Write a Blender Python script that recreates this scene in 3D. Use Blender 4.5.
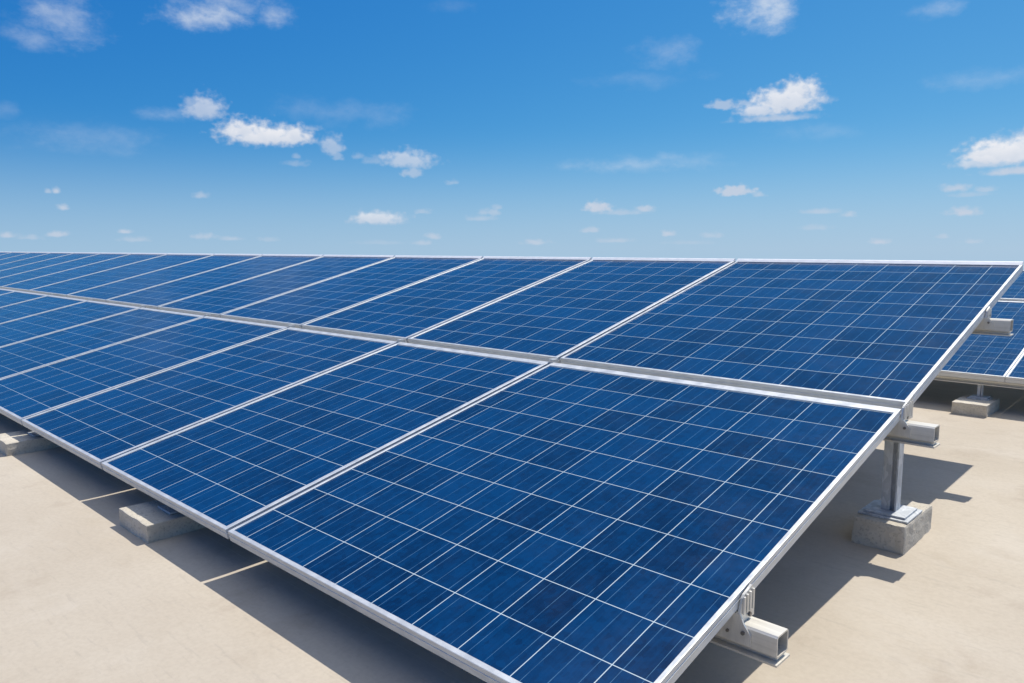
import bpy, bmesh, math, random
from mathutils import Vector, Matrix, noise
random.seed(7)
R = math.radians
S = bpy.context.scene
for o in list(bpy.data.objects):
    bpy.data.objects.remove(o, do_unlink=True)
COL = S.collection

# ------------------------------------------------------------------ camera
cam_data = bpy.data.cameras.new('camera')
cam_data.sensor_width = 36.0
cam_data.lens = 26.785
cam_data.clip_start = 0.02
cam_data.clip_end = 3000
camera = bpy.data.objects.new('camera', cam_data)
COL.objects.link(camera)
camera.location = (0.609, -0.8539, 0.7119)
camera.rotation_euler = (R(90 - 6.9466), 0, R(43.503))
S.camera = camera

# ------------------------------------------------------------------ sun, sky, exposure
SUN_DIR = Vector((0.045, 0.49, 0.872)).normalized()        # towards the sun
SUN_ELEV = math.asin(SUN_DIR.z)
SUN_AZ = math.atan2(SUN_DIR.x, SUN_DIR.y)
sun_data = bpy.data.lights.new('sun', 'SUN')
sun_data.energy = 4.4
sun_data.angle = R(0.5)
sun_data.color = (1.0, 0.94, 0.85)
sun = bpy.data.objects.new('sun', sun_data)
COL.objects.link(sun)
sun.rotation_euler = (-SUN_DIR).to_track_quat('-Z', 'Y').to_euler()
sun.location = (0, 0, 30)

S.view_settings.view_transform = 'Standard'
S.view_settings.look = 'None'
S.view_settings.exposure = 0.0
S.view_settings.gamma = 1.0
S.view_settings.use_curve_mapping = False

# clouds of the sky: azimuth, elevation, half width, half height (degrees), density, wispy
CLOUDS = [
    (-60.99, 7.64, 3.07, 0.87, 0.95, 0), (-62.69, 7.9, 1.44, 0.8, 0.9, 0), (-59.24, 7.71, 1.5, 0.75, 0.9, 0), (-64.88, 9.22, 1.33, 0.9, 0.62, 0),
    (-65.56, 9.49, 0.75, 0.58, 0.4, 0), (-56.43, 7.12, 0.77, 0.83, 0.5, 0), (-56.1, 6.51, 0.42, 0.49, 0.35, 0), (-51.12, 6.26, 2.03, 0.71, 0.62, 0),
    (-50.84, 5.41, 0.73, 0.5, 0.5, 0), (-53.49, 6.29, 1.0, 0.42, 0.3, 0), (-59.09, 5.94, 0.96, 0.34, 0.3, 0), (-59.01, 6.43, 0.34, 0.27, 0.35, 0),
    (-54.76, 6.54, 0.5, 0.35, 0.35, 0), (-47.93, 4.79, 0.51, 0.25, 0.4, 0), (-57.99, 8.37, 0.96, 0.27, 0.4, 0), (-24.33, 9.8, 2.47, 0.98, 0.9, 0),
    (-23.51, 10.4, 1.54, 0.84, 0.9, 0), (-25.95, 9.37, 1.59, 0.59, 0.8, 0), (-28.39, 9.88, 1.16, 0.47, 0.6, 0), (-25.14, 8.87, 3.03, 0.4, 0.7, 0),
    (-22.83, 10.86, 0.45, 0.38, 0.6, 0), (-26.97, 9.95, 0.94, 0.33, 0.5, 0), (-21.34, 9.87, 0.5, 0.26, 0.25, 0), (-11.43, 5.72, 2.22, 0.97, 0.95, 0),
    (-9.9, 5.98, 2.55, 1.01, 0.95, 0), (-12.2, 5.34, 1.72, 0.55, 0.7, 0), (-10.58, 4.7, 2.18, 0.36, 0.75, 0), (-27.44, 3.99, 1.43, 0.49, 0.75, 0),
    (-25.87, 3.75, 0.6, 0.28, 0.5, 0), (-13.74, 3.8, 1.0, 0.38, 0.65, 0), (-12.09, 3.67, 0.75, 0.25, 0.4, 0), (-12.89, 3.39, 1.37, 0.22, 0.3, 0),
    (-13.15, 2.27, 1.22, 0.38, 0.8, 0), (-53.36, 2.08, 2.02, 0.58, 0.65, 0), (-50.08, 2.68, 0.66, 0.29, 0.35, 0), (-37.15, 2.9, 1.17, 0.51, 0.8, 0),
    (-33.66, 2.8, 0.79, 0.36, 0.65, 0), (-35.54, 2.6, 2.33, 0.29, 0.4, 0), (-45.14, 2.63, 1.04, 0.37, 0.4, 0), (-45.88, 2.19, 1.34, 0.29, 0.4, 0),
    (-44.62, 2.99, 0.52, 0.29, 0.35, 0), (-49.37, 0.86, 0.59, 0.29, 0.55, 0), (-50.19, 0.42, 0.74, 0.29, 0.45, 0), (-37.57, 1.3, 0.88, 0.29, 0.5, 0),
    (-41.71, 0.42, 1.04, 0.3, 0.55, 0), (-35.87, 0.56, 1.61, 0.26, 0.45, 0), (-32.04, 1.06, 0.64, 0.29, 0.65, 0), (-17.91, 0.45, 0.67, 0.27, 0.7, 0),
    (-21.75, 2.51, 1.41, 0.27, 0.45, 0), (-19.97, 2.27, 0.5, 0.27, 0.5, 0), (-28.93, 0.91, 0.98, 0.29, 0.35, 0), (-22.02, 1.42, 1.16, 0.27, 0.3, 0),
    (-14.23, 0.75, 0.45, 0.19, 0.35, 0), (-12.59, 0.42, 0.66, 0.22, 0.4, 0), (-73.99, 3.64, 0.33, 0.28, 0.7, 0), (-74.43, 3.57, 0.27, 0.19, 0.45, 0),
    (-73.67, 2.59, 0.39, 0.25, 0.65, 0), (-65.46, 3.59, 0.57, 0.3, 0.45, 0), (-74.11, 0.87, 0.77, 0.25, 0.65, 0), (-76.74, 0.78, 0.52, 0.25, 0.65, 0),
    (-75.7, 0.67, 0.96, 0.25, 0.4, 0), (-70.26, 1.1, 0.48, 0.2, 0.65, 0), (-65.27, 0.8, 0.9, 0.31, 0.55, 0), (-69.63, 0.58, 1.08, 0.27, 0.35, 0),
    (-63.52, 0.67, 0.92, 0.21, 0.4, 0), (-61.12, 0.61, 0.81, 0.21, 0.25, 0), (-53.25, 0.41, 2.17, 0.22, 0.2, 0), (-30.46, 0.41, 2.12, 0.22, 0.2, 0),
    (-72.99, 14.18, 2.46, 1.59, 0.42, 1), (-74.9, 12.69, 2.21, 0.63, 0.3, 1), (-64.6, 15.27, 3.26, 1.14, 0.62, 1), (-62.98, 16.15, 2.56, 0.72, 0.4, 1),
    (-59.76, 15.63, 1.46, 0.86, 0.42, 1), (-26.08, 15.97, 2.49, 1.58, 0.72, 1), (-32.35, 13.61, 2.79, 1.1, 0.2, 1), (-34.87, 6.03, 5.4, 0.64, 0.3, 1),
    (-32.38, 6.47, 2.83, 0.42, 0.22, 1), (-15.25, 14.74, 1.56, 0.51, 0.28, 1), (-12.27, 10.42, 3.19, 0.7, 0.17, 1), (-34.28, 11.85, 3.54, 0.66, 0.1, 1),
    (-71.61, 7.07, 4.57, 1.0, 0.14, 1), (-55.18, 9.62, 4.91, 0.95, 0.12, 1), (-67.38, 8.93, 1.83, 0.45, 0.2, 1), (-22.0, 7.85, 3.17, 0.59, 0.12, 1),
    (-76.38, 8.38, 1.03, 0.47, 0.12, 1), (-30.62, 6.29, 3.5, 0.56, 0.15, 1), (-47.95, 16.84, 2.14, 0.5, 0.08, 1),
]

def build_world():
    w = bpy.data.worlds.new('World'); S.world = w
    w.use_nodes = True
    w.cycles.sampling_method = 'NONE'
    nt = w.node_tree; N = nt.nodes; L = nt.links
    N.clear()
    out = N.new('ShaderNodeOutputWorld'); bg = N.new('ShaderNodeBackground')
    L.new(bg.outputs[0], out.inputs[0])
    bg.inputs[1].default_value = 0.10
    sky = N.new('ShaderNodeTexSky'); sky.sky_type = 'NISHITA'
    sky.sun_disc = False
    sky.sun_elevation = SUN_ELEV; sky.sun_rotation = SUN_AZ
    sky.air_density = 1.0; sky.dust_density = 0.2; sky.ozone_density = 6.0
    def math_(op, a=None, b=None, clamp=False):
        n = N.new('ShaderNodeMath'); n.operation = op; n.use_clamp = clamp
        for i, v in enumerate((a, b)):
            if v is None: continue
            if isinstance(v, (int, float)): n.inputs[i].default_value = v
            else: L.new(v, n.inputs[i])
        return n.outputs[0]
    def vm(op, a, b=None, c=None):
        n = N.new('ShaderNodeVectorMath'); n.operation = op
        for i, v in enumerate((a, b, c)):
            if v is None: continue
            if isinstance(v, (tuple, list)): n.inputs[i].default_value = v
            else: L.new(v, n.inputs[i])
        return n.outputs['Value'] if op in ('LENGTH', 'DOT_PRODUCT') else n.outputs['Vector']
    tc = N.new('ShaderNodeTexCoord')
    # below the horizon the far haze keeps the colour of the lowest sky
    up = vm('MAXIMUM', tc.outputs['Generated'], (-2, -2, 0))
    L.new(vm('NORMALIZE', vm('MULTIPLY_ADD', up, (1, 1, 1.3), (0, 0, .139))), sky.inputs[0])
    sep = N.new('ShaderNodeSeparateXYZ'); L.new(tc.outputs['Generated'], sep.inputs[0])
    az = math_('MULTIPLY', math_('ARCTAN2', sep.outputs[0], sep.outputs[1]), 57.29578)
    el = math_('MULTIPLY', math_('ARCSINE', sep.outputs[2]), 57.29578)
    cmb = N.new('ShaderNodeCombineXYZ'); L.new(az, cmb.inputs[0]); L.new(el, cmb.inputs[1])
    P = P0 = cmb.outputs[0]
    def fbm(scale, detail, rough, stretch=(1, 1, 1), off=0.0):
        m = vm('MULTIPLY_ADD', P0, stretch, (off, off * .7, off * .3))
        n = N.new('ShaderNodeTexNoise'); n.noise_dimensions = '3D'
        n.inputs['Scale'].default_value = scale; n.inputs['Detail'].default_value = detail
        n.inputs['Roughness'].default_value = rough
        L.new(m, n.inputs['Vector'])
        return n
    # ragged outlines: one warp for the puffs, another, stretched, for the wisps
    puff = vm('SUBTRACT', fbm(1.15, 4, .5).outputs['Color'], (.5, .5, .5))
    curl = math_('SUBTRACT', fbm(1.9, 4, .48, (1, 1.25, 1), 5).outputs[0], .5)      # eats ragged edges into the puffs
    wisp = vm('SUBTRACT', fbm(.5, 5, .62, (.75, 1.15, 1), 31).outputs['Color'], (.5, .5, .5))
    dens = None; shade = None; thin = None
    for (a, e, ra, re, op, kind) in CLOUDS:
        fine = kind == 0 and re < 1.0 and ra / re < 4.2
        if kind == 0: re *= 1.18 if re > .6 else 1.1
        if kind == 0 and e < 5: op = min(.9, op * 1.15)
        prev = dens if kind == 0 else thin
        if prev is not None:        # evaluate the clouds one after another
            link = N.new('ShaderNodeVectorMath'); link.operation = 'MULTIPLY_ADD'
            L.new(prev, link.inputs[0]); link.inputs[1].default_value = (1e-7, 1e-7, 0); L.new(P, link.inputs[2])
            P = link.outputs[0]
        base = vm('MULTIPLY_ADD', P, (1 / ra, 1 / re, 0), (-a / ra, -e / re, 0))
        amp = .9 if kind == 0 else 2.9
        flat = base if kind else vm('MAXIMUM', base, vm('MULTIPLY', base, (1, -1.9, 0)))     # flatter undersides
        v = vm('MULTIPLY_ADD', wisp if kind else puff, (amp, amp * .95, 0), flat)
        r = vm('LENGTH', v)
        if kind == 0:
            ma = N.new('ShaderNodeMath'); ma.operation = 'MULTIPLY_ADD'
            L.new(curl, ma.inputs[0]); ma.inputs[1].default_value = (1.25 if re > .6 else 1.6) if fine else 1.0; L.new(r, ma.inputs[2]); r = ma.outputs[0]
        mr = N.new('ShaderNodeMapRange'); mr.interpolation_type = 'SMOOTHSTEP'
        L.new(r, mr.inputs[0])
        mr.inputs[1].default_value = (1.34 if re > .6 else 1.2) if kind == 0 else 1.25
        mr.inputs[2].default_value = (.10 if re < .5 else .40) if kind == 0 else -.25
        mr.inputs[3].default_value = 0; mr.inputs[4].default_value = op
        if kind == 0:
            d = mr.outputs[0]
            dens = d if dens is None else math_('MAXIMUM', dens, d)
            if re > .6:
                yy = vm('DOT_PRODUCT', base, (0, 1, 0))
                s = math_('MULTIPLY', math_('ADD', math_('MULTIPLY', yy, .75), .55, True), d)
                shade = s if shade is None else math_('MAXIMUM', shade, s)
        else:
            thin = mr.outputs[0] if thin is None else math_('MAXIMUM', thin, mr.outputs[0])
    streak = fbm(1.6, 4, .6, (.7, 1.2, 1), 77)
    thin = math_('MULTIPLY', thin, math_('ADD', math_('MULTIPLY', streak.outputs[0], 1.7), .1, True), True)
    # deepen the clear blue with height as the dry air of the photograph does
    sc = N.new('ShaderNodeSeparateColor'); L.new(sky.outputs[0], sc.inputs[0])
    tint = N.new('ShaderNodeCombineColor')
    for k in range(3):
        v = math_('POWER', math_('MULTIPLY', sc.outputs[k], .1), SKY_CONTRAST[k])
        L.new(math_('MULTIPLY', v, 10 * SKY_GAIN[k]), tint.inputs[k])
    # broken white cloud overhead, unseen, added to lift and neutralise the shade
    sky_fill = N.new('ShaderNodeMapRange'); sky_fill.interpolation_type = 'SMOOTHSTEP'
    L.new(sep.outputs[2], sky_fill.inputs[0])
    sky_fill.inputs[1].default_value = .72; sky_fill.inputs[2].default_value = .95; sky_fill.inputs[4].default_value = SKY_FILL
    vfac = math_('MULTIPLY', sky_fill.outputs[0], math_('ADD', math_('MULTIPLY', streak.outputs[0], 1.0), .3, True), True)
    vmix = N.new('ShaderNodeMix'); vmix.data_type = 'RGBA'
    L.new(vfac, vmix.inputs[0]); hz = N.new('ShaderNodeMapRange'); hz.interpolation_type = 'SMOOTHERSTEP'; L.new(sep.outputs[2], hz.inputs[0])
    hz.inputs[1].default_value = .17; hz.inputs[2].default_value = -.05; hz.inputs[4].default_value = .85
    hmix = N.new('ShaderNodeMix'); hmix.data_type = 'RGBA'; L.new(hz.outputs[0], hmix.inputs[0])
    L.new(tint.outputs[0], hmix.inputs[6]); hmix.inputs[7].default_value = (*HAZE, 1)
    L.new(hmix.outputs[2], vmix.inputs[6]); vmix.inputs[7].default_value = (*[c * SKY_FILL_GAIN for c in (.86, .88, .90)], 1)
    # cloud light
    dsep = N.new('ShaderNodeSeparateXYZ'); L.new(puff, dsep.inputs[0])
    lit = math_('ADD', shade, math_('MULTIPLY', dsep.outputs[2], .6), True)
    cc = N.new('ShaderNodeMix'); cc.data_type = 'RGBA'
    L.new(lit, cc.inputs[0])
    cc.inputs[6].default_value = (*[c * CLOUD_GAIN for c in (.58, .65, .77)], 1)
    cc.inputs[7].default_value = (*[c * CLOUD_GAIN for c in (.90, .90, .93)], 1)
    m1 = N.new('ShaderNodeMix'); m1.data_type = 'RGBA'
    L.new(thin, m1.inputs[0]); L.new(vmix.outputs[2], m1.inputs[6])
    m1.inputs[7].default_value = (*[c * CLOUD_GAIN for c in (.74, .80, .88)], 1)
    m2 = N.new('ShaderNodeMix'); m2.data_type = 'RGBA'
    L.new(dens, m2.inputs[0]); L.new(m1.outputs[2], m2.inputs[6]); L.new(cc.outputs[2], m2.inputs[7])
    L.new(m2.outputs[2], bg.inputs[0])
SKY_CONTRAST = (2.9, 1.36, .60)
SKY_GAIN = (12.6, 1.62, .95)
CLOUD_GAIN = 9.8
SKY_FILL = 1.0
SKY_FILL_GAIN = 13.0
HAZE = (3.75, 5.35, 7.05)
build_world()

# ------------------------------------------------------------------ materials
def new_mat(name):
    m = bpy.data.materials.new(name); m.use_nodes = True
    nt = m.node_tree; N = nt.nodes; L = nt.links
    b = N['Principled BSDF']
    return m, N, L, b

class G:
    """small node helper"""
    def __init__(s, N, L): s.N, s.L = N, L
    def put(s, v, sock):
        if isinstance(v, (int, float, tuple, list)): sock.default_value = v
        else: s.L.new(v, sock)
    def math(s, op, a, b=None, clamp=False):
        n = s.N.new('ShaderNodeMath'); n.operation = op; n.use_clamp = clamp
        s.put(a, n.inputs[0])
        if b is not None: s.put(b, n.inputs[1])
        return n.outputs[0]
    def noise(s, vec, scale, detail=4, rough=.55, stretch=None):
        if stretch:
            m = s.N.new('ShaderNodeVectorMath'); m.operation = 'MULTIPLY'
            s.L.new(vec, m.inputs[0]); m.inputs[1].default_value = stretch; vec = m.outputs[0]
        n = s.N.new('ShaderNodeTexNoise')
        n.inputs['Scale'].default_value = scale; n.inputs['Detail'].default_value = detail
        n.inputs['Roughness'].default_value = rough
        s.L.new(vec, n.inputs['Vector'])
        return n.outputs[0]
    def ramp(s, v, a, b, lo=0.0, hi=1.0):
        n = s.N.new('ShaderNodeMapRange'); n.interpolation_type = 'SMOOTHSTEP'
        s.put(v, n.inputs[0])
        n.inputs[1].default_value = a; n.inputs[2].default_value = b
        n.inputs[3].default_value = lo; n.inputs[4].default_value = hi
        return n.outputs[0]
    def mix(s, f, a, b, blend='MIX'):
        n = s.N.new('ShaderNodeMix'); n.data_type = 'RGBA'; n.blend_type = blend
        s.put(f, n.inputs[0])
        s.put((*a, 1) if isinstance(a, tuple) and len(a) == 3 else a, n.inputs[6])
        s.put((*b, 1) if isinstance(b, tuple) and len(b) == 3 else b, n.inputs[7])
        return n.outputs[2]
    def bump(s, h, strength, dist, bsdf):
        n = s.N.new('ShaderNodeBump'); n.inputs['Strength'].default_value = strength
        n.inputs['Distance'].default_value = dist
        s.L.new(h, n.inputs['Height']); s.L.new(n.outputs[0], bsdf.inputs['Normal'])
    def obj(s): return s.N.new('ShaderNodeTexCoord').outputs['Object']
    def pos(s): return s.N.new('ShaderNodeNewGeometry').outputs['Position']

def mat_ground():
    m, N, L, b = new_mat('roof_screed'); g = G(N, L); p = g.pos()
    big = g.noise(p, .9, 5, .6); mid = g.noise(p, 4.5, 6, .62, (1, 1.6, 1)); fine = g.noise(p, 90, 4, .6); grit = g.noise(p, 420, 2, .5)
    c = g.mix(g.ramp(big, .32, .68), (.475, .412, .322), (.545, .487, .395))
    c = g.mix(g.ramp(mid, .52, .72, 0, .38), c, (.40, .335, .25))
    c = g.mix(g.ramp(g.noise(p, 2.1, 6, .65), .58, .74, 0, .35), c, (.50, .44, .36))
    c = g.mix(g.ramp(fine, .35, .7, 0, .22), c, (.36, .31, .24))
    c = g.mix(g.ramp(grit, .62, .72, 0, .14), c, (.26, .22, .17))
    c = g.mix(g.ramp(g.noise(p, 1.3, 7, .7, (1, 1.4, 1)), .50, .62, 0, .34), c, (.56, .51, .43))
    c = g.mix(g.ramp(g.noise(p, 3.4, 7, .72, (1.3, .8, 1)), .54, .68, 0, .30), c, (.35, .285, .22))
    # trowel scratches, faint and stretched
    c = g.mix(g.ramp(g.noise(p, 9, 5, .7, (1, 7, 1)), .55, .68, 0, .20), c, (.30, .27, .23))
    # a sealed joint running along the row
    sep = N.new('ShaderNodeSeparateXYZ'); L.new(p, sep.inputs[0])
    w = g.math('ADD', sep.outputs[1], g.math('MULTIPLY', g.math('SUBTRACT', g.noise(p, 3, 2), .5), .006))
    d = g.math('ABSOLUTE', g.math('SUBTRACT', w, .081))
    c = g.mix(g.ramp(d, .0014, .0005, 0, .5), c, (.62, .57, .48))
    L.new(c, b.inputs['Base Color']); b.inputs['Roughness'].default_value = .88
    b.inputs['Specular IOR Level'].default_value = .25
    h = g.math('ADD', g.math('MULTIPLY', mid, .6), g.math('ADD', g.math('MULTIPLY', fine, .25), g.math('MULTIPLY', grit, .12)))
    g.bump(h, .22, .004, b)
    return m

def mat_concrete():
    m, N, L, b = new_mat('cast_concrete'); g = G(N, L); p = g.pos()
    a = g.noise(p, 9, 6, .65); f = g.noise(p, 140, 4, .6); v = N.new('ShaderNodeTexVoronoi')
    v.inputs['Scale'].default_value = 110; L.new(p, v.inputs['Vector'])
    c = g.mix(g.ramp(a, .3, .7), (.52, .475, .385), (.64, .59, .49))
    c = g.mix(g.ramp(f, .5, .7, 0, .55), c, (.27, .25, .21))
    c = g.mix(g.ramp(v.outputs[0], .14, .05, 0, .25), c, (.16, .15, .13))
    L.new(c, b.inputs['Base Color']); b.inputs['Roughness'].default_value = .92
    b.inputs['Specular IOR Level'].default_value = .2
    h = g.math('SUBTRACT', g.math('ADD', g.math('MULTIPLY', a, .4), f), g.ramp(v.outputs[0], .2, .03, 0, .8))
    g.bump(h, .55, .003, b)
    return m

def mat_metal(name, base, metallic, rough, stretch, dirt=.25):
    m, N, L, b = new_mat(name); g = G(N, L); p = g.obj()
    s = g.noise(p, 90, 3, .6, stretch); big = g.noise(p, 14, 5, .65)
    c = g.mix(g.ramp(s, .3, .7), tuple(x * .90 for x in base), tuple(min(1, x * 1.06) for x in base))
    c = g.mix(g.ramp(big, .52, .75, 0, dirt), c, (base[0] * .62, base[1] * .58, base[2] * .50))
    L.new(c, b.inputs['Base Color']); b.inputs['Metallic'].default_value = metallic
    L.new(g.ramp(s, .3, .7, rough - .05, rough + .08), b.inputs['Roughness'])
    g.bump(s, .04, .0004, b)
    return m

def mat_galvanised():
    m, N, L, b = new_mat('galvanised_steel'); g = G(N, L); p = g.obj()
    v = N.new('ShaderNodeTexVoronoi'); v.inputs['Scale'].default_value = 95
    mp = N.new('ShaderNodeVectorMath'); mp.operation = 'MULTIPLY'; mp.inputs[1].default_value = (1, 1, .45)
    L.new(p, mp.inputs[0]); L.new(mp.outputs[0], v.inputs['Vector'])
    bw = N.new('ShaderNodeSeparateColor'); L.new(v.outputs['Color'], bw.inputs[0])
    big = g.noise(p, 22, 5, .65, (1, 1, .5))
    c = g.mix(bw.outputs[0], (.42, .45, .47), (.60, .63, .65))
    c = g.mix(g.ramp(big, .45, .7, 0, .6), c, (.42, .45, .47))
    L.new(c, b.inputs['Base Color']); b.inputs['Metallic'].default_value = .3
    L.new(g.ramp(bw.outputs[1], 0, 1, .5, .68), b.inputs['Roughness'])
    g.bump(big, .2, .001, b)
    return m

def mat_cells():
    m, N, L, b = new_mat('silicon_cells_under_glass'); g = G(N, L)
    uv = N.new('ShaderNodeUVMap'); uv.uv_map = 'cells'
    sep = N.new('ShaderNodeSeparateXYZ'); L.new(uv.outputs[0], sep.inputs[0])
    u, v = sep.outputs[0], sep.outputs[1]
    inf = N.new('ShaderNodeObjectInfo')
    fl = N.new('ShaderNodeVectorMath'); fl.operation = 'FLOOR'; L.new(uv.outputs[0], fl.inputs[0])
    sp = N.new('ShaderNodeSeparateXYZ'); L.new(fl.outputs[0], sp.inputs[0])
    cb = N.new('ShaderNodeCombineXYZ'); L.new(sp.outputs[0], cb.inputs[0]); L.new(sp.outputs[1], cb.inputs[1])
    L.new(g.math('MULTIPLY', inf.outputs['Random'], 97), cb.inputs[2])
    wn = N.new('ShaderNodeTexWhiteNoise'); wn.noise_dimensions = '3D'; L.new(cb.outputs[0], wn.inputs['Vector'])
    # crystal grains, brushed streaks along the slope
    p = g.obj()
    off = N.new('ShaderNodeVectorMath'); off.operation = 'ADD'
    L.new(p, off.inputs[0]); L.new(wn.outputs['Color'], off.inputs[1])
    vor = N.new('ShaderNodeTexVoronoi'); vor.inputs['Scale'].default_value = 75; L.new(off.outputs[0], vor.inputs['Vector'])
    vc = N.new('ShaderNodeSeparateColor'); L.new(vor.outputs['Color'], vc.inputs[0])
    cloud = g.noise(off.outputs[0], 16, 4, .6)
    streak = g.noise(off.outputs[0], 150, 3, .6, (1, .04, 1))
    bright = g.math('ADD', g.math('MULTIPLY', wn.outputs['Value'], .38),
             g.math('ADD', g.math('MULTIPLY', vc.outputs[0], .22), g.math('ADD', g.math('MULTIPLY', cloud, .62), g.math('MULTIPLY', streak, .60))))
    c = g.mix(g.ramp(bright, .45, 1.3), CELL_DARK, CELL_LIGHT)
    # printed busbars: three a cell, thin, fading unevenly along their length
    f3 = g.math('ABSOLUTE', g.math('SUBTRACT', g.math('FRACT', g.math('MULTIPLY', u, 3.0)), .5))
    wob = g.math('MULTIPLY', g.math('SUBTRACT', g.noise(p, 26, 2, .5), .5), .03)
    f3 = g.math('ABSOLUTE', g.math('ADD', f3, wob))
    bus = g.ramp(f3, .016, .009, 0, 1)
    bus = g.math('MULTIPLY', bus, g.ramp(g.noise(p, 34, 3, .6), .3, .62, .75, .95))
    c = g.mix(bus, c, (.075, .18, .30))
    # white backing between the cells
    fu = g.math('ABSOLUTE', g.math('SUBTRACT', g.math('FRACT', g.math('ADD', u, .5)), .5))
    fv = g.math('ABSOLUTE', g.math('SUBTRACT', g.math('FRACT', g.math('ADD', v, .5)), .5))
    line = g.math('MAXIMUM', g.ramp(fu, .0086, .0054), g.ramp(fv, .0086, .0054))
    c = g.mix(line, c, (.55, .65, .66))
    L.new(c, b.inputs['Base Color'])
    b.inputs['Sheen Weight'].default_value = .025; b.inputs['Sheen Roughness'].default_value = .45      # film of dust, its blue sheen imitating pale sky reflection at grazing view
    b.inputs['Sheen Tint'].default_value = (.45, .75, 1, 1)
    dust = g.noise(p, 7, 6, .65)
    L.new(g.ramp(dust, .3, .75, .12, .24), b.inputs['Roughness'])
    b.inputs['IOR'].default_value = 1.62
    g.bump(g.math('ADD', g.noise(p, 420, 2, .5), g.math('MULTIPLY', vc.outputs[1], .3)), .05, .0005, b)
    return m

def plain(name, col, rough=.7, metallic=0.0):
    m, N, L, b = new_mat(name); g = G(N, L)
    n = g.noise(g.obj(), 60, 4, .6)
    L.new(g.mix(n, tuple(c * .8 for c in col), tuple(c * 1.15 for c in col)), b.inputs['Base Color'])
    b.inputs['Roughness'].default_value = rough; b.inputs['Metallic'].default_value = metallic
    return m

CELL_DARK = (.0010, .011, .042)
CELL_LIGHT = (.0010, .038, .125)
M_GROUND = mat_ground()
M_CONC = mat_concrete()
M_FRAME = mat_metal('anodised_frame', (.63, .645, .64), .35, .44, (.25, .25, 1), .15)
M_TRIM = mat_metal('bright_trim', (.88, .89, .88), 0, .5, (.25, 1, 1), .1)
M_RAIL = mat_metal('mill_aluminium_rail', (.70, .67, .59), .40, .42, (.03, 1, 1), .2)
M_CLAMP = mat_metal('cast_clamp', (.70, .68, .62), .45, .38, (1, 1, .2), .15)
M_GALV = mat_galvanised()
M_CELLS = mat_cells()
M_BACK = plain('white_backsheet', (.70, .71, .72))
M_BOLT = plain('bolt_steel', (.22, .21, .20), .4, .9)

# ------------------------------------------------------------------ object helpers
def tag(o, label=None, cat=None, group=None, kind=None):
    if label: o['label'] = label
    if cat: o['category'] = cat
    if group: o['group'] = group
    if kind: o['kind'] = kind
    return o
def empty(name, loc, rx=0.0):
    o = bpy.data.objects.new(name, None); COL.objects.link(o)
    o.empty_display_size = .1; o.location = loc; o.rotation_euler = (rx, 0, 0)
    return o
def obj(name, bm, mat, parent=None, smooth=False, loc=None):
    me = bpy.data.meshes.new(name)
    bmesh.ops.recalc_face_normals(bm, faces=bm.faces)
    bm.to_mesh(me); bm.free()
    me.materials.append(mat)
    for f in me.polygons: f.use_smooth = smooth
    o = bpy.data.objects.new(name, me); COL.objects.link(o)
    if parent: o.parent = parent
    if loc: o.location = loc
    return o
def box(bm, x0, x1, y0, y1, z0, z1, bevel=0.0):
    vs = [bm.verts.new(c) for c in ((x0,y0,z0),(x1,y0,z0),(x1,y1,z0),(x0,y1,z0),(x0,y0,z1),(x1,y0,z1),(x1,y1,z1),(x0,y1,z1))]
    fs = [bm.faces.new([vs[i] for i in f]) for f in ((0,3,2,1),(4,5,6,7),(0,1,5,4),(1,2,6,5),(2,3,7,6),(3,0,4,7))]
    if bevel:
        es = list({e for f in fs for e in f.edges})
        bmesh.ops.bevel(bm, geom=es, offset=bevel, segments=2, affect='EDGES', profile=.6)
def prism_x(bm, prof, x0, x1, hole=None):
    """extrude a y,z outline along x; with a hole the end faces become a ring"""
    def ring(pts, x): return [bm.verts.new((x, y, z)) for y, z in pts]
    a, b = ring(prof, x0), ring(prof, x1); n = len(prof)
    for i in range(n): bm.faces.new((a[i], a[(i+1) % n], b[(i+1) % n], b[i]))
    if hole is None:
        bm.faces.new(a[::-1]); bm.faces.new(b)
    else:
        c, d = ring(hole, x0), ring(hole, x1)
        for i in range(n):
            j = (i+1) % n
            bm.faces.new((c[i], d[i], d[j], c[j]))
            bm.faces.new((a[i], c[i], c[j], a[j])); bm.faces.new((b[i], b[j], d[j], d[i]))
def cyl(bm, c, axis, r, h, seg=12):
    m = Vector((0, 0, 1)).rotation_difference(Vector(axis)).to_matrix().to_4x4()
    m.translation = Vector(c)
    bmesh.ops.create_cone(bm, cap_ends=True, segments=seg, radius1=r, radius2=r, depth=h, matrix=m)

# ------------------------------------------------------------------ ground
def ground_z(y):
    t = min(1, max(0, y / 1.7))
    return -.12 + .04 * t
def build_ground():
    bm = bmesh.new()
    xs = [-60, -40, -16, -8, -4, -2, 0, 2, 4, 8, 16, 40]
    ys = [-40, -12, -4, -1] + [i * .1 for i in range(0, 18)] + [2.5, 4, 8, 20, 30]
    rows = [[bm.verts.new((x, y, ground_z(y))) for x in xs] for y in ys]
    for a, b in zip(rows, rows[1:]):
        for i in range(len(xs) - 1): bm.faces.new((a[i], a[i+1], b[i+1], b[i]))
    o = obj('ground', bm, M_GROUND, smooth=True)
    tag(o, kind='structure')
build_ground()

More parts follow.
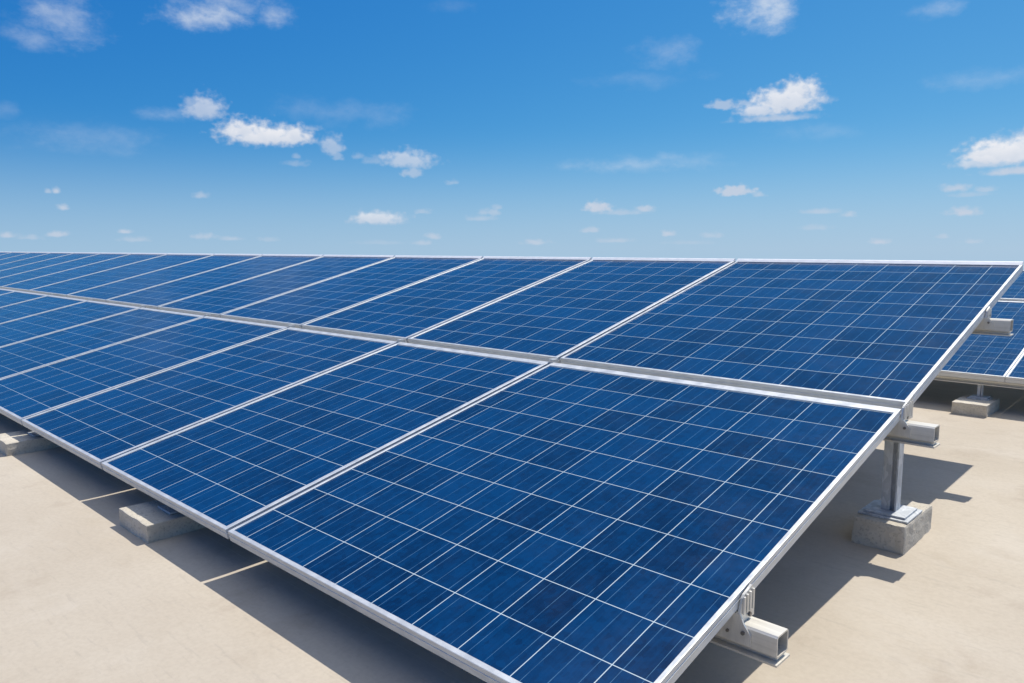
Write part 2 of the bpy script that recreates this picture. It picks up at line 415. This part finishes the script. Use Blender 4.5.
# ------------------------------------------------------------------ solar panels
FR_H = .029
def frame_mesh(w, L, side, low, high, ribs=0):
    """mitred hollow frame section lofted round the panel; insets differ per side"""
    # (fraction of the lip, absolute inset, z)
    prof = [(1, .0, -.0042), (1, .0, -.0009), (1, -.0009, 0)]
    for k in range(ribs):      # fine grooves on a wide lip
        f = 1 - (k + 1) / (ribs + 1)
        prof += [(f, .0009, 0), (f, .0005, -.0011), (f, -.0005, -.0011), (f, -.0009, 0)]
    prof += [(0, .0013, 0), (0, .0003, -.0004), (0, 0, -.0014), (0, 0, -.0095), (0, .0012, -.0102), (0, .0012, -.0122), (0, 0, -.0129),
             (0, 0, -.0278), (0, .0010, -FR_H), (0, .018, -FR_H), (0, .018, -FR_H + .002), (0, .0022, -FR_H + .002), (0, .0022, -.0062), (1, .0, -.0062)]
    bm = bmesh.new()
    loops = []
    for f, a, z in prof:
        x = f * side + a; yl = f * low + a; yh = f * high + a
        loops.append([bm.verts.new(c) for c in ((-w/2 + x, yl, z), (w/2 - x, yl, z), (w/2 - x, L - yh, z), (-w/2 + x, L - yh, z))])
    n = len(loops)
    for i in range(n):
        a, b = loops[i], loops[(i+1) % n]
        for k in range(4):
            bm.faces.new((a[k], a[(k+1) % 4], b[(k+1) % 4], b[k]))
    return bm
def sheet_mesh(w, L, side, low, high, ufun, vfun, z0=-.0025, z1=-.0058):
    bm = bmesh.new(); uvl = bm.loops.layers.uv.new('cells')
    e = .0005
    x0, x1, y0, y1 = -w/2 + side - .004, w/2 - side + .004, low - .004, L - high + .004
    q = [bm.verts.new(c) for c in ((x0,y0,z0),(x1,y0,z0),(x1,y1,z0),(x0,y1,z0))]
    f = bm.faces.new(q)
    for l in f.loops: l[uvl].uv = (ufun(l.vert.co.x), vfun(l.vert.co.y))
    return bm
def panel(x0, x1, origin, tilt, L, label, group, pitch_u=None, u_ref=None, pitch_v=.127, v0=0.0, low=.012, high=.014, side=.0155, ribs=0, ncol=6, trim=False):
    """a module from x0 (left) to x1 (right) lying on the slope"""
    w = x1 - x0; cx = (x0 + x1) / 2
    root = empty('solar_panel', (cx, origin[0], origin[1]), tilt)
    tag(root, label, 'solar panel', group)
    if pitch_u is None:
        iw = w - 2 * side
        uf = lambda x: (x + iw / 2) / iw * ncol
    else:
        uf = lambda x: (u_ref - (x + cx)) / pitch_u
    vf = lambda y: (y - v0) / pitch_v
    obj('frame', frame_mesh(w, L, side, low, high, ribs), M_FRAME, root)
    obj('cell_sheet', sheet_mesh(w, L, side, low, high, uf, vf), M_CELLS, root)
    bm = bmesh.new()
    box(bm, -w/2 + .004, w/2 - .004, .004, L - .004, -.0078, -.0066)
    obj('backsheet', bm, M_BACK, root)
    if trim:
        bm = bmesh.new(); prism_x(bm, [(L - .021, .0004), (L - .005, .0086), (L + .0005, .0094), (L + .0040, .0070), (L + .0040, -.012), (L + .0008, -.012), (L + .0006, .0004)], -w/2 + .0008, w/2 - .0008)
        obj('top_trim', bm, M_TRIM, root)
    return root

TH1, TH2 = .22924, .24724
L1, L2 = 1.3017, 1.4148
Y2, Z2 = 1.31185, .30715
GAP = .014
ORD = ['', 'first', 'second', 'third', 'fourth', 'fifth', 'sixth', 'seventh', 'eighth', 'ninth', 'tenth', 'eleventh', 'twelfth',
       'thirteenth', 'fourteenth', 'fifteenth', 'sixteenth', 'seventeenth', 'eighteenth', 'nineteenth', 'twentieth']
low_seams = [0, -1.204, -2.1066, -3.0467, -4.0381, -5.0588, -6.1476]
up_seams = [0, -1.2061, -2.1071, -3.0057, -3.9442, -4.8953, -5.9005, -6.8659, -8.0]
while len(low_seams) < 15: low_seams.append(low_seams[-1] - 1.03)
while len(up_seams) < 19: up_seams.append(up_seams[-1] - 1.03)
for row, seams in (('lower', low_seams), ('upper', up_seams)):
    for i in range(len(seams) - 1):
        x1 = seams[i] - (GAP / 2 if i else 0); x0 = seams[i + 1] + GAP / 2
        if i == 0:
            lab = ('large blue solar panel at the near right corner of the front array, lower row' if row == 'lower'
                   else 'large blue solar panel at the right end of the front array, upper row')
        else:
            lab = 'blue solar panel, front array %s row, %s from the right end' % (row, ORD[i + 1])
        grp = '%s row panels of the front array' % row
        kw = dict(pitch_u=.129, u_ref=-.090 if row == 'lower' else -.100, side=.0095) if i == 0 else {}
        if row == 'lower':
            panel(x0, x1, (0, 0), TH1, L1, lab, grp, pitch_v=.127, high=.030, **kw)
        else:
            panel(x0, x1, (Y2, Z2), TH2, L2, lab, grp, pitch_v=.1405, v0=.004, low=.010, high=.022, trim=True, **kw)

# second array behind
TB = R(11.6)
YB, ZB = 3.37, .105
LB1, LB2 = 1.40, .80
b_seams = [1.63, .74, -.155, -1.05, -1.94]
YB2 = YB + LB1 * math.cos(TB) + .05; ZB2 = ZB + LB1 * math.sin(TB) + .012
names = {0: 'right end', 1: 'cut by the right photo edge', 2: 'above the small footing', 3: 'left end behind front array'}
for i in range(4):
    x1, x0 = b_seams[i] - .001, b_seams[i + 1] + .001
    panel(x0, x1, (YB, ZB), TB, LB1, 'blue solar panel, rear array lower row, ' + names[i], 'lower row panels of the rear array', pitch_v=.09, high=.02, low=.008, side=.010, ncol=11)
    panel(x0, x1, (YB2, ZB2), TB, LB2, 'blue solar panel, rear array upper row, ' + names[i], 'upper row panels of the rear array', pitch_v=.09, ncol=11)

# ------------------------------------------------------------------ mounting rails
def rail(x0, x1, y, ztop, label, group, brackets, panel_top, clamps=(), bd=.052, depth=.046, h=.042):
    """rail whose front face stands at y and whose top is at ztop; bracket plates grip the panel edge at x"""
    root = empty('mounting_rail', (x1, y, ztop))
    tag(root, label, 'mounting rail', group)
    t = .0032; X0, X1 = x0 - x1, 0.0
    bm = bmesh.new()
    c = .0035
    outer = [(c, 0), (depth - c, 0), (depth, -c), (depth, -h + c), (depth - c, -h), (c, -h), (0, -h + c), (0, -c)]
    inner = [(c + t*.6, -t), (depth - c - t*.6, -t), (depth - t, -c - t*.6), (depth - t, -h + c + t*.6), (depth - c - t*.6, -h + t), (c + t*.6, -h + t), (t, -h + c + t*.6), (t, -c - t*.6)]
    prism_x(bm, outer, X0, X1, inner)
    obj('channel', bm, M_RAIL, root)
    bm = bmesh.new()                                         # web and foot flange, leaving a slot under the channel
    prism_x(bm, [(.010, -h - .0002), (.010, -h - .0075), (depth - .004, -h - .0075), (depth - .004, -h - .0002)], X0, X1 - .004)
    prism_x(bm, [(-.005, -h - .0077), (-.005, -h - .0118), (depth + .004, -h - .0118), (depth + .004, -h - .0077)], X0, X1 + .003)
    obj('foot_flange', bm, M_RAIL, root)
    for bx in brackets:                                       # bx = world x of the panel edge
        x = bx - x1 + .0022
        top = panel_top - ztop
        br = bmesh.new(); gap_ = max(.004, top - FR_H - .004)
        prism_x(br, [(-.0045, -.030), (-.0045, gap_), (.004, top - .006), (.010, top - .001), (bd - .012, top + (bd - .012) * .22), (bd, top - .004), (bd, .0004), (0, .0004), (0, -.030)], x, x + .0046)
        for k in range(int(bd / .0125)):                     # ribs of the gripping jaw
            yy = .004 + k * .0115
            box(br, x + .0046, x + .0088, yy, yy + .0055, max(.002, top - .036), top - .003 + k * .0018, .0008)
        pl = [(x - .052, -.034), (x + .026, -.034), (x + .026, -.014), (x + .012, min(.004, gap_)), (x + .0046, gap_), (x - .030, gap_), (x - .052, -.004)]
        f = [br.verts.new((px, -.0048, pz)) for px, pz in pl]; bk = [br.verts.new((px, -.0006, pz)) for px, pz in pl]
        br.faces.new(f); br.faces.new(bk[::-1])
        for k in range(len(pl)):
            j = (k + 1) % len(pl); br.faces.new((f[k], f[j], bk[j], bk[k]))
        b = obj('end_bracket', br, M_CLAMP, root)
        for c_, ax, r_, h_ in (((x + .0066, .030, .010), (1, 0, 0), .0042, .005), ((x + .012, -.0066, -.012), (0, 1, 0), .0038, .004),
                               ((x - .018, -.0066, -.017), (0, 1, 0), .0030, .004)):
            bo = bmesh.new(); cyl(bo, c_, ax, r_, h_, 6)
            obj('bolt', bo, M_BOLT, b)
    for cx in clamps:
        cb = bmesh.new(); x = cx - x1
        box(cb, x - .011, x + .011, .002, .032, .0006, panel_top - ztop + .0015, .0012)
        k = obj('mid_clamp', cb, M_CLAMP, root)
    return root
RX = .083
def z_low(y): return y * math.tan(TH1)
def z_up(y): return Z2 + (y - Y2) * math.tan(TH2)
FB = FR_H + .001
rail(low_seams[-1], .076, .385, z_low(.385) - FB - .026, 'lower mounting rail with open end, under the near right corner panel',
     'rails under the front array', [0], z_low(.40) - .006)
rail(up_seams[-1], RX, 1.262, z_low(1.262) - FB - .004, 'middle mounting rail under the gap between the two rows, carried by the steel post',
     'rails under the front array', [0], z_low(1.29) + .004, clamps=low_seams[1:8], bd=.085)
rail(up_seams[-1], .076, 2.11, z_up(2.11) - FB - .002, 'uppermost mounting rail of the front array, its end in front of the rear array',
     'rails under the front array', [0], z_up(2.13) - .006)

# ------------------------------------------------------------------ footings, posts
def block(name, x0, x1, y0, y1, z0, z1, label, group, seed, chamf=.006, top_in=.0):
    random.seed(seed)
    bm = bmesh.new()
    box(bm, x0, x1, y0, y1, z0, z1)
    for v in bm.verts:
        if v.co.z > (z0 + z1) / 2:
            v.co.x += top_in * (1 if v.co.x < (x0 + x1) / 2 else -1)
            v.co.y += top_in * (1 if v.co.y < (y0 + y1) / 2 else -1)
    bmesh.ops.bevel(bm, geom=list(bm.edges), offset=chamf, segments=2, affect='EDGES', profile=.7)
    bmesh.ops.triangulate(bm, faces=list(bm.faces))
    bmesh.ops.subdivide_edges(bm, edges=[e for e in bm.edges if e.calc_length() > .03], cuts=3, use_grid_fill=True)
    bmesh.ops.triangulate(bm, faces=list(bm.faces))
    bmesh.ops.subdivide_edges(bm, edges=[e for e in bm.edges if e.calc_length() > .02], cuts=1, use_grid_fill=True)
    for v in bm.verts:
        p = v.co * 38 + Vector((seed * 3.1, 0, 0))
        k = .0016 * noise.noise(p) + .0014 * noise.noise(v.co * 110)
        if v.co.z > z0 + .004:
            v.co += Vector((noise.noise(p + Vector((9, 0, 0))), noise.noise(p + Vector((0, 9, 0))), noise.noise(p + Vector((0, 0, 9))))) * .0022 + Vector((k, k, k)) * .5
    o = obj(name, bm, M_CONC)
    me = o.data
    ctr = Vector(((x0 + x1) / 2, (y0 + y1) / 2, z0))
    for v in me.vertices: v.co -= ctr
    o.location = ctr
    return tag(o, label, 'footing', group)
GM = ground_z(1.35)
block('concrete_footing', -.104, .034, 1.252, 1.507, GM - .006, GM + .072, 'rough beige concrete footing under the steel post, half in shadow', None, 3, .008, .004)
BT = GM + .072
def steel_post(x, y, zt, zb, label, half=.0195, plate=.064):
    root = empty('support_post', (x, y, zb)); tag(root, label, 'post')
    h = zt - zb; bm = bmesh.new(); t = .0045
    # open channel section facing the camera side: web at the back, two flanges, rolled lips
    prof = [(-half, -half), (-half + t, -half), (-half + t, -.004), (half - t, -.004), (half - t, -half), (half, -half), (half, half), (-half, half)]
    lo = [bm.verts.new((px, py, .0125)) for px, py in prof]; hi = [bm.verts.new((px, py, h)) for px, py in prof]
    n = len(prof)
    for i in range(n): bm.faces.new((lo[i], lo[(i+1) % n], hi[(i+1) % n], hi[i]))
    bm.faces.new(hi); bm.faces.new(lo[::-1])
    box(bm, -half + t + .0004, half * .18, -half, -half + t, .0125, h)
    ob = obj('upright', bm, M_GALV, root)
    bm = bmesh.new(); box(bm, -plate, plate, -plate * 1.05, plate * 1.05, .0005, .006, .0012)
    obj('base_plate', bm, M_GALV, root)
    bm = bmesh.new(); box(bm, -plate * .84, plate * .84, -plate * .86, plate * .86, .0062, .0122, .0015)
    obj('upper_plate', bm, M_GALV, root)
    return root
MID_Z = z_low(1.262) - FB - .004 - .052
steel_post(-.036, 1.352, MID_Z + .012, BT, 'galvanised steel post with base plate on the concrete footing, right side')

def foot(x, y, zb, zt, label, group):
    root = empty('panel_foot', (x, y, zb)); tag(root, label, 'bracket', group)
    bm = bmesh.new(); box(bm, -.045, .045, -.035, .035, .0006, .007, .001); obj('foot_plate', bm, M_GALV, root)
    bm = bmesh.new(); box(bm, -.016, .016, -.004, .001, .0072, zt - zb, .0008); box(bm, -.016, .016, .0012, .018, zt - zb - .005, zt - zb, .0008)
    obj('upright', bm, M_GALV, root)
    return root
for k, (x0, x1, lab) in enumerate(((-1.788, -1.573, 'long concrete footing below the front edge between two light streaks'),
                                   (-3.145, -2.930, 'concrete footing below the front edge at the left side of the photo'),)):
    block('concrete_footing', x0, x1, -.058 if k == 0 else -.085, .46, -.126, -.068, lab, 'footings below the front edge', 20 + k, .004)
    foot((x0 + x1) / 2 + .02, .06, -.068, z_low(.06) - FB, 'small galvanised foot on the %s footing, under the panel edge' % ('near long' if k == 0 else 'leftmost'), 'panel feet')

# rear array: rail, post, footing
rail(-1.9, 1.6, YB + .02, ZB - .028, 'thin mounting rail under the low edge of the rear array', None, [], ZB, depth=.04, h=.014)
rail(-1.9, 1.6, YB2 - .055, ZB2 - .050, 'mounting rail under the gap of the rear array', None, [], ZB2)
block('concrete_footing', -.342, -.193, 3.236, 3.50, -.086, -.022, 'small concrete footing under the rear array, front face in sun', None, 41, .004)
steel_post(-.262, YB + .045, ZB - .052, -.022, 'thin steel post under the low edge of the rear array', half=.011, plate=.045)
